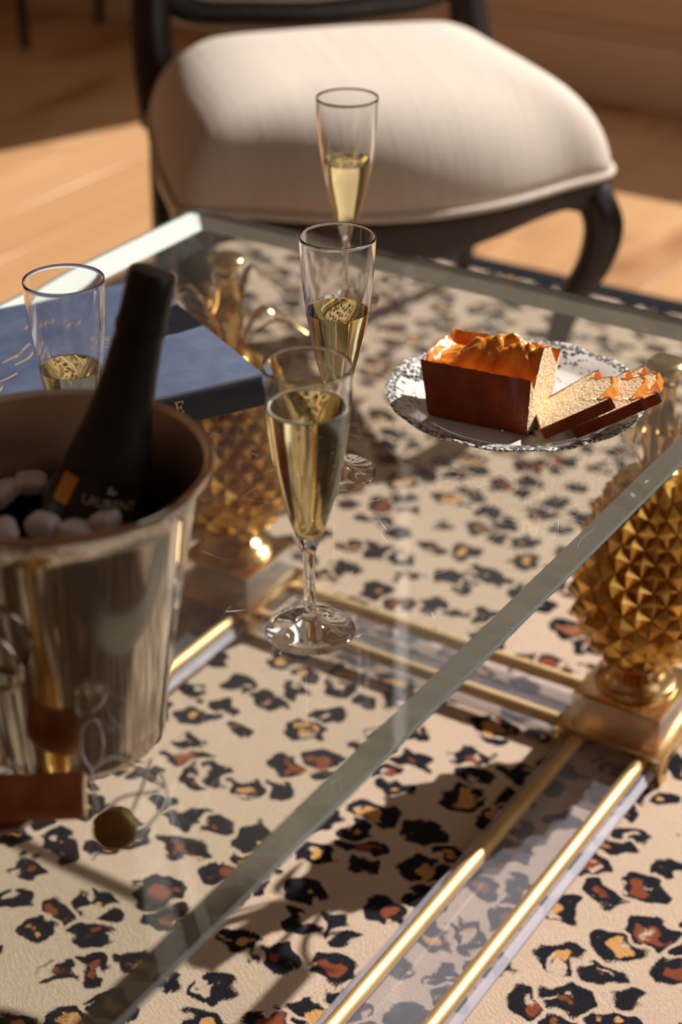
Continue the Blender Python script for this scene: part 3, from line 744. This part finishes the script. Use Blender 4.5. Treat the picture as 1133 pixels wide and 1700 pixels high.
twisted('twisted_wire', [(-.018, .030, .034), (-.004, .038, .038), (.012, .036, .030), (.028, .030, .020)])
tube('wire_loop', smooth_path([(-.018, .030, .034), (-.024, .034, .046), (-.022, .038, .062), (-.014, .040, .066), (-.010, .036, .050), (-.013, .031, .038)], 8), .0008, M['wire'], mu, 8)
bm = bmesh.new(); pts = [(-.222, .9035), (-.205, .9085), (-.1985, .9165), (-.222, .9150)]
a = [bm.verts.new((x, y, GZ+.0006)) for x, y in pts]; b = [bm.verts.new((x, y, GZ+.0030+.002*(i == 2))) for i, (x, y) in enumerate(pts)]
bm.faces.new(a[::-1]); bm.faces.new(b)
for i in range(4): bm.faces.new((a[i], a[(i+1) % 4], b[(i+1) % 4], b[i]))
tag(add_mesh_obj('foil_scrap', bm, M['wire']), 'silver pointed scrap lying in front of the cork at the left edge', 'foil')

# ------------------------------------------------------------------ chair
CHY = math.radians(14.5)
ch = tag(empty('chair', (.03, 2.72, .0045), CHY), 'dark carved wooden chair with a cream linen upholstered seat behind the table', 'chair')
SZ = .360
OUT = [(-.315,-.235),(-.235,-.270),(-.12,-.320),(0,-.338),(.12,-.320),(.235,-.270),(.315,-.235),(.335,-.17),(.325,-.03),(.305,.13),(.29,.235),(.25,.275),(.12,.285),(0,.290),(-.12,.285),(-.25,.275),(-.29,.235),(-.305,.13),(-.32,-.03),(-.325,-.17)]
ol = smooth_path([(x, y, 0) for x, y in OUT], 6, True)
V_, F_ = [], []; RG = 22; no = len(ol)
V_.append(Vector((0, -.02, SZ+.150)))
for r in range(1, RG+1):
    t = r/RG; tt = 1-(1-t)**1.55
    zz_ = SZ+.004+.146*(1-tt**5)**.6
    for p in ol: V_.append(Vector((p.x*tt, -.02+(p.y+.02)*tt, zz_)))
for i in range(no):
    j = (i+1) % no; F_.append((0, 1+i, 1+j))
    for r in range(RG-1): a = 1+r*no; F_.append((a+i, a+no+i, a+no+j, a+j))
F_.append(tuple(1+(RG-1)*no+i for i in range(no))[::-1])
mesh('seat_cushion', V_, F_, M['linen'], ch, True)
tube('seat_piping', [Vector((p.x*1.004, p.y*1.004, SZ+.004)) for p in ol], .0058, M['linen'], ch, 8, True)
# seat rail with scalloped lower edge
V_, F_ = [], []
for i, p in enumerate(ol):
    c1 = min((p.xy-Vector(q)).length for q in ((-.318, -.225), (.318, -.225), (.285, .25), (-.285, .25)))
    drop = .030+.030*min(1, (c1/.30)**2)+.030*math.exp(-(c1/.055)**2)
    for k_, z_ in ((1.004, SZ), (1.012, SZ-.012), (1.0, SZ-.024), (.998, SZ-drop+.006), (.985, SZ-drop), (.90, SZ-drop), (.90, SZ)):
        V_.append(Vector((p.x*k_, p.y*k_, z_)))
for i in range(no):
    j = (i+1) % no
    for k_ in range(7): F_.append((i*7+k_, j*7+k_, j*7+(k_+1) % 7, i*7+(k_+1) % 7))
mesh('seat_rail', V_, F_, M['walnut'], ch, True, sharp=45)
def leg(x, y, dx, dy, front):
    if front:
        P0 = [(x-.012*dx, y-.012*dy, SZ-.005, .030), (x+.010*dx, y+.010*dy, SZ-.035, .0300), (x+.020*dx, y+.020*dy, SZ-.075, .0285), (x+.012*dx, y+.012*dy, SZ-.135, .0245), (x-.012*dx, y-.012*dy, SZ-.205, .0195), (x-.026*dx, y-.026*dy, SZ-.28, .0150), (x-.018*dx, y-.018*dy, .030, .0150), (x+.004*dx, y+.004*dy, .014, .019), (x+.004*dx, y+.004*dy, .006, .018), (x+.004*dx, y+.004*dy, .001, .016)]
    else:
        P0 = [(x-.012*dx, y-.02*dy, SZ+.02, .026), (x, y-.005*dy, SZ-.05, .026), (x+.004*dx, y+.01*dy, SZ-.15, .022), (x+.006*dx, y+.035*dy, SZ-.27, .018), (x+.010*dx, y+.060*dy, .03, .0160), (x+.010*dx, y+.064*dy, .012, .0155), (x+.010*dx, y+.064*dy, .001, .0155)]
    sm = smooth_path([q[:3] for q in P0], 6); rr = smooth_path([(q[3], 0, 0) for q in P0], 6)
    tube('leg', sm, [r.x for r in rr], M['walnut'], ch, 14, up=(0, 1, 0))
    if front:
        o_ = [p+Vector((dx*.7*r.x, -abs(dy)*.72*r.x, 0)) for p, r in zip(sm, rr)]
        tube('leg_carving', o_[3:-8], .006, M['walnut'], ch, 8, up=(0, 1, 0))
leg(-.290, -.222, -1, -1, True); leg(.290, -.222, 1, -1, True); leg(-.268, .245, -1, 1, False); leg(.268, .245, 1, 1, False)
# back: raked frame
RK = .20
def bp(x, z, off=0): return Vector((x, .300+RK*(z-.42)+off, z))
for s in (-1, 1):
    pts = smooth_path([(s*.268, .245, SZ-.02), (s*.272, .285, .43), (s*.270, .312, .50), (s*.262, .332, .58)], 6)
    tube('back_post', pts, [.037-.006*i/len(pts) for i in range(len(pts))], M['walnut'], ch, 14, up=(0, 1, 0))
fr = [(-.262, .64), (-.256, .565), (-.210, .510), (-.10, .497), (0, .492), (.10, .497), (.210, .510), (.256, .565), (.262, .64), (.262, .80), (.240, .93), (.15, .985), (0, 1.01), (-.15, .985), (-.240, .93), (-.262, .80)]
fp = smooth_path([bp(x, z) for x, z in fr], 6, True)
tube('back_frame', fp, .027, M['walnut'], ch, 12, True, flat=.8, up=(0, 1, 0))
cen = Vector((0, bp(0, .77).y, .77)); V_, F_ = [cen+Vector((0, -.03, 0))], []
nf = len(fp)
for r in range(1, 9):
    t = r/8
    for p in fp: V_.append(cen+(p-cen)*(.93*t)+Vector((0, -.030*(1-t**3), 0)))
for i in range(nf):
    j = (i+1) % nf; F_.append((0, 1+j, 1+i))
    for r in range(7): a = 1+r*nf; F_.append((a+i, a+j, a+nf+j, a+nf+i))
b0 = len(V_); V_.append(cen+Vector((0, .02, 0)))
for i in range(nf): F_.append((b0, 1+7*nf+i, 1+7*nf+(i+1) % nf))
mesh('back_cushion', V_, F_, M['linen'], ch, True)
tube('back_piping', [cen+(p-cen)*.925+Vector((0, -.012, 0)) for p in fp], .0055, M['linen'], ch, 8, True)

# ------------------------------------------------------------------ console by the wall, only one foot in view
cs = tag(empty('console_table', TL(-2.0, 2.03, FZ), ANG), 'dark wooden furniture leg standing by the far baseboard at top left', 'table')
box('console_top', (-.42, -.19, .72), (.08, .19, .75), M['walnut'], cs, .004)
for sx_ in (-.39, .05):
    for sy_ in (-.155, .155):
        tube('leg', [Vector((sx_, sy_, .0005)), Vector((sx_, sy_, .3)), Vector((sx_, sy_, .72))], [.013, .017, .024], M['walnut'], cs, 10)
